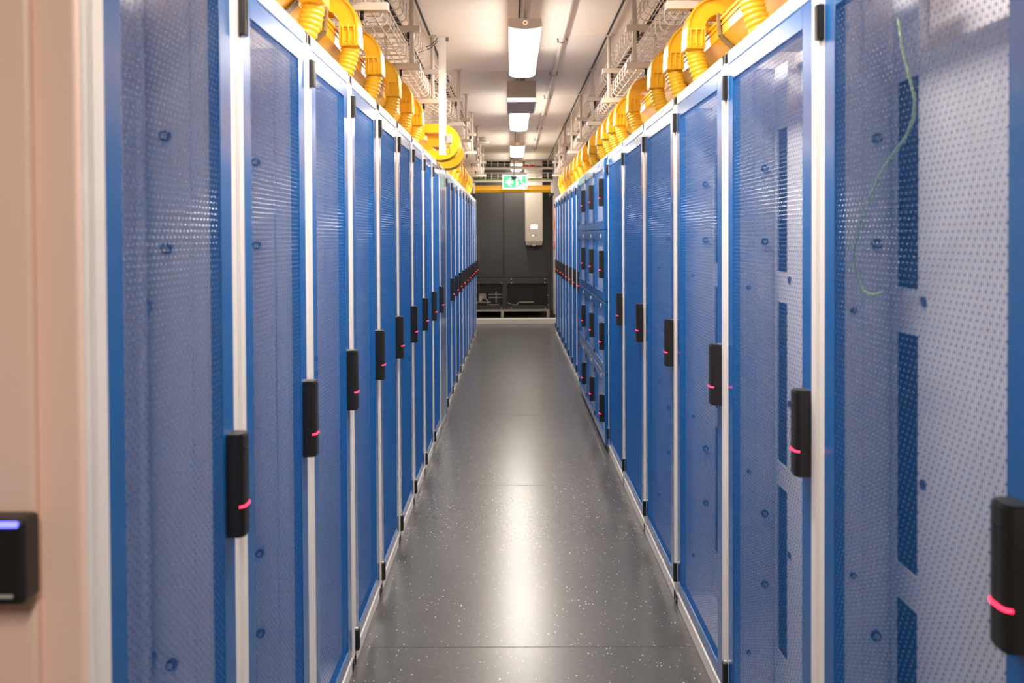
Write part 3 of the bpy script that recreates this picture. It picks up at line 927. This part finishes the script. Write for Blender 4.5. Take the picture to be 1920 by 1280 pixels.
# ------------------------------------------------------------------ far end: cooling unit
UY = 15.55
KU = 1.0636
t = thing('cooling_unit', (-.30 * KU, UY, 0.0), 0, 'tall anthracite cooling cabinet with grilles below, closing the aisle end', 'cooling unit')
def ub(x0, x1, y0, y1, z0, z1, m, b=0): mb.box(x0 + .30, x1 + .30, y0, y1, z0 - .088, z1 - .088, M[m], b)
mb = MB(); ub(-1.25, .645, .03, .95, .225, 2.68, 'unit', .004); 
mb.build('body', t)
mb = MB(); ub(-1.25, -.145, 0, .03, .76, 2.66, 'unit', .004); mb.build('door_panel', t)
mb = MB(); ub(-.137, .645, 0, .03, .76, 2.66, 'unit', .004); mb.build('door_panel', t)
mb = MB(); mb.cyl((-.165 + .3, -.004, 1.12 - .088), .012, .006, 'y', M['black'], 12); mb.cyl((-.075 + .3, -.004, 1.10 - .088), .012, .006, 'y', M['black'], 12); mb.build('lock', t)
mb = MB()
ub(-1.25, .645, -.004, .03, .655, .752, 'unit', .003)
ub(-1.25, .645, -.002, .03, .225, .285, 'unit', .003)
ub(-.165, -.09, -.004, .03, .285, .655, 'unit', .003)
ub(.595, .645, -.004, .03, .285, .655, 'unit', .003); ub(-1.25, -1.15, -.004, .03, .285, .655, 'unit', .003)
mb.build('grille_frame', t)
mb = MB(); ub(-1.15, -.165, .025, .031, .285, .655, 'void'); ub(-.09, .595, .025, .031, .285, .655, 'void'); mb.build('recess', t)
for (a, b, v) in ((-1.15, -.165, True), (-.09, .595, False)):
    mb = MB()
    for k in range(1, 15): ub(a, b, .004, .007, .285 + k * .0247, .285 + k * .0247 + .003, 'unit')
    if v:
        x = a
        while x < b: ub(x, x + .003, .004, .007, .285, .655, 'unit'); x += .03
    mb.build('grille', t)
mb = MB()
ub(-.56, -.44, .008, .024, .40, .49, 'beige', .004); ub(-.56, -.51, .002, .018, .36, .45, 'beige', .003)
ub(-.70, -.36, .010, .020, .335, .352, 'beige'); ub(-.40, -.17, .012, .022, .42, .43, 'grey'); ub(-.40, -.17, .012, .022, .47, .48, 'grey'); ub(-.28, -.265, .010, .02, .33, .52, 'grey')
ub(.12, .36, .006, .02, .335, .352, 'beige'); 
mb.tube([(-.44 + .3, .01, .40 - .088), (-.40 + .3, .01, .36 - .088), (-.42 + .3, .01, .31 - .088), (-.30 + .3, .01, .30 - .088), (-.22 + .3, .01, .31 - .088)], .005, M['wire'], 6)
mb.tube([(-.08 + .3, .01, .34 - .088), (-.03 + .3, .01, .31 - .088), (.08 + .3, .01, .30 - .088), (.11 + .3, .01, .345 - .088)], .004, M['wire'], 6)
mb.build('pump_parts', t)
mb = MB()
for (x, z) in ((-.01, .735), (.55, .735), (-.01, .67), (.55, .67), (-.185, .665), (-.01, .245), (.55, .245), (-.185, .245), (.60, .30), (.60, .46)):
    mb.cyl((x + .3, -.008, z - .088), .007, .006, 'y', M['chrome'], 10)
mb.build('screws', t)
mb = MB(); ub(-1.25, .625, 0, .03, .190, .223, 'beige', .003)
mb.build('base_rail', t)
for x in (-1.2, -.19, .58):
    mb = MB(); ub(x, x + .045, .0, .04, .088, .195, 'beige', .003); mb.build('leg', t)

for ch in children(t):
    for v in ch.data.vertices:
        v.co = (v.co.x * KU, v.co.y, (v.co.z + .0) * KU)
# device with display on the cooling unit
t = thing('control_unit', (.388, 15.30, 1.354), 0, 'tall pale wall device with a small lit display in front of the cooling cabinet', 'control unit')
mb = MB(); mb.box(-.154, .154, 0, .235, 0, 1.43, M['beige'], .006); mb.build('housing', t)
mb = MB(); mb.box(-.055, .060, -.003, .003, .225, .295, M['screen'], .002); mb.build('display', t)
mb = MB(); mb.cyl((-.105, -.004, .21), .011, .006, 'y', M['red'], 12); mb.build('red_button', t)
mb = MB(); mb.cyl((.095, -.003, .205), .009, .004, 'y', M['beige'], 12); mb.build('button', t)
mb = MB(); mb.box(-.03, .0, -.0015, .002, .100, .114, M['sign_white']); mb.build('logo_plate', t)
mb = MB(); mb.box(.003, .045, -.0015, .002, .106, .122, M['bolt']); mb.build('logo_plate', t)
mb = MB(); mb.box(-.14, .14, .01, .20, -.06, 0, M['beige'], .003)
for k in range(9): mb.box(-.115 + k * .027, -.097 + k * .027, .006, .011, -.035, -.020, M['black'])
mb.box(-.025, .02, .01, .06, -.08, -.06, M['beige'], .004)
mb.build('connector_strip', t)
# orange cable right of the unit
mb = MB(); pts = []
for i in range(13):
    z = 1.95 - i * .06
    pts.append((.745 + .012 * math.sin(i * .9), 15.18 + .01 * math.cos(i), z))
mb.tube(pts, .012, M['orange'], 8)
o = mb.build('orange_cable'); tag(o, 'orange cable clipped in the gap right of the cooling cabinet', 'cable')
mb = MB(); mb.box(.72, .98, 15.2, 15.25, .088, 3.05, M['wall']); o = struct(mb, 'wall_right_far')
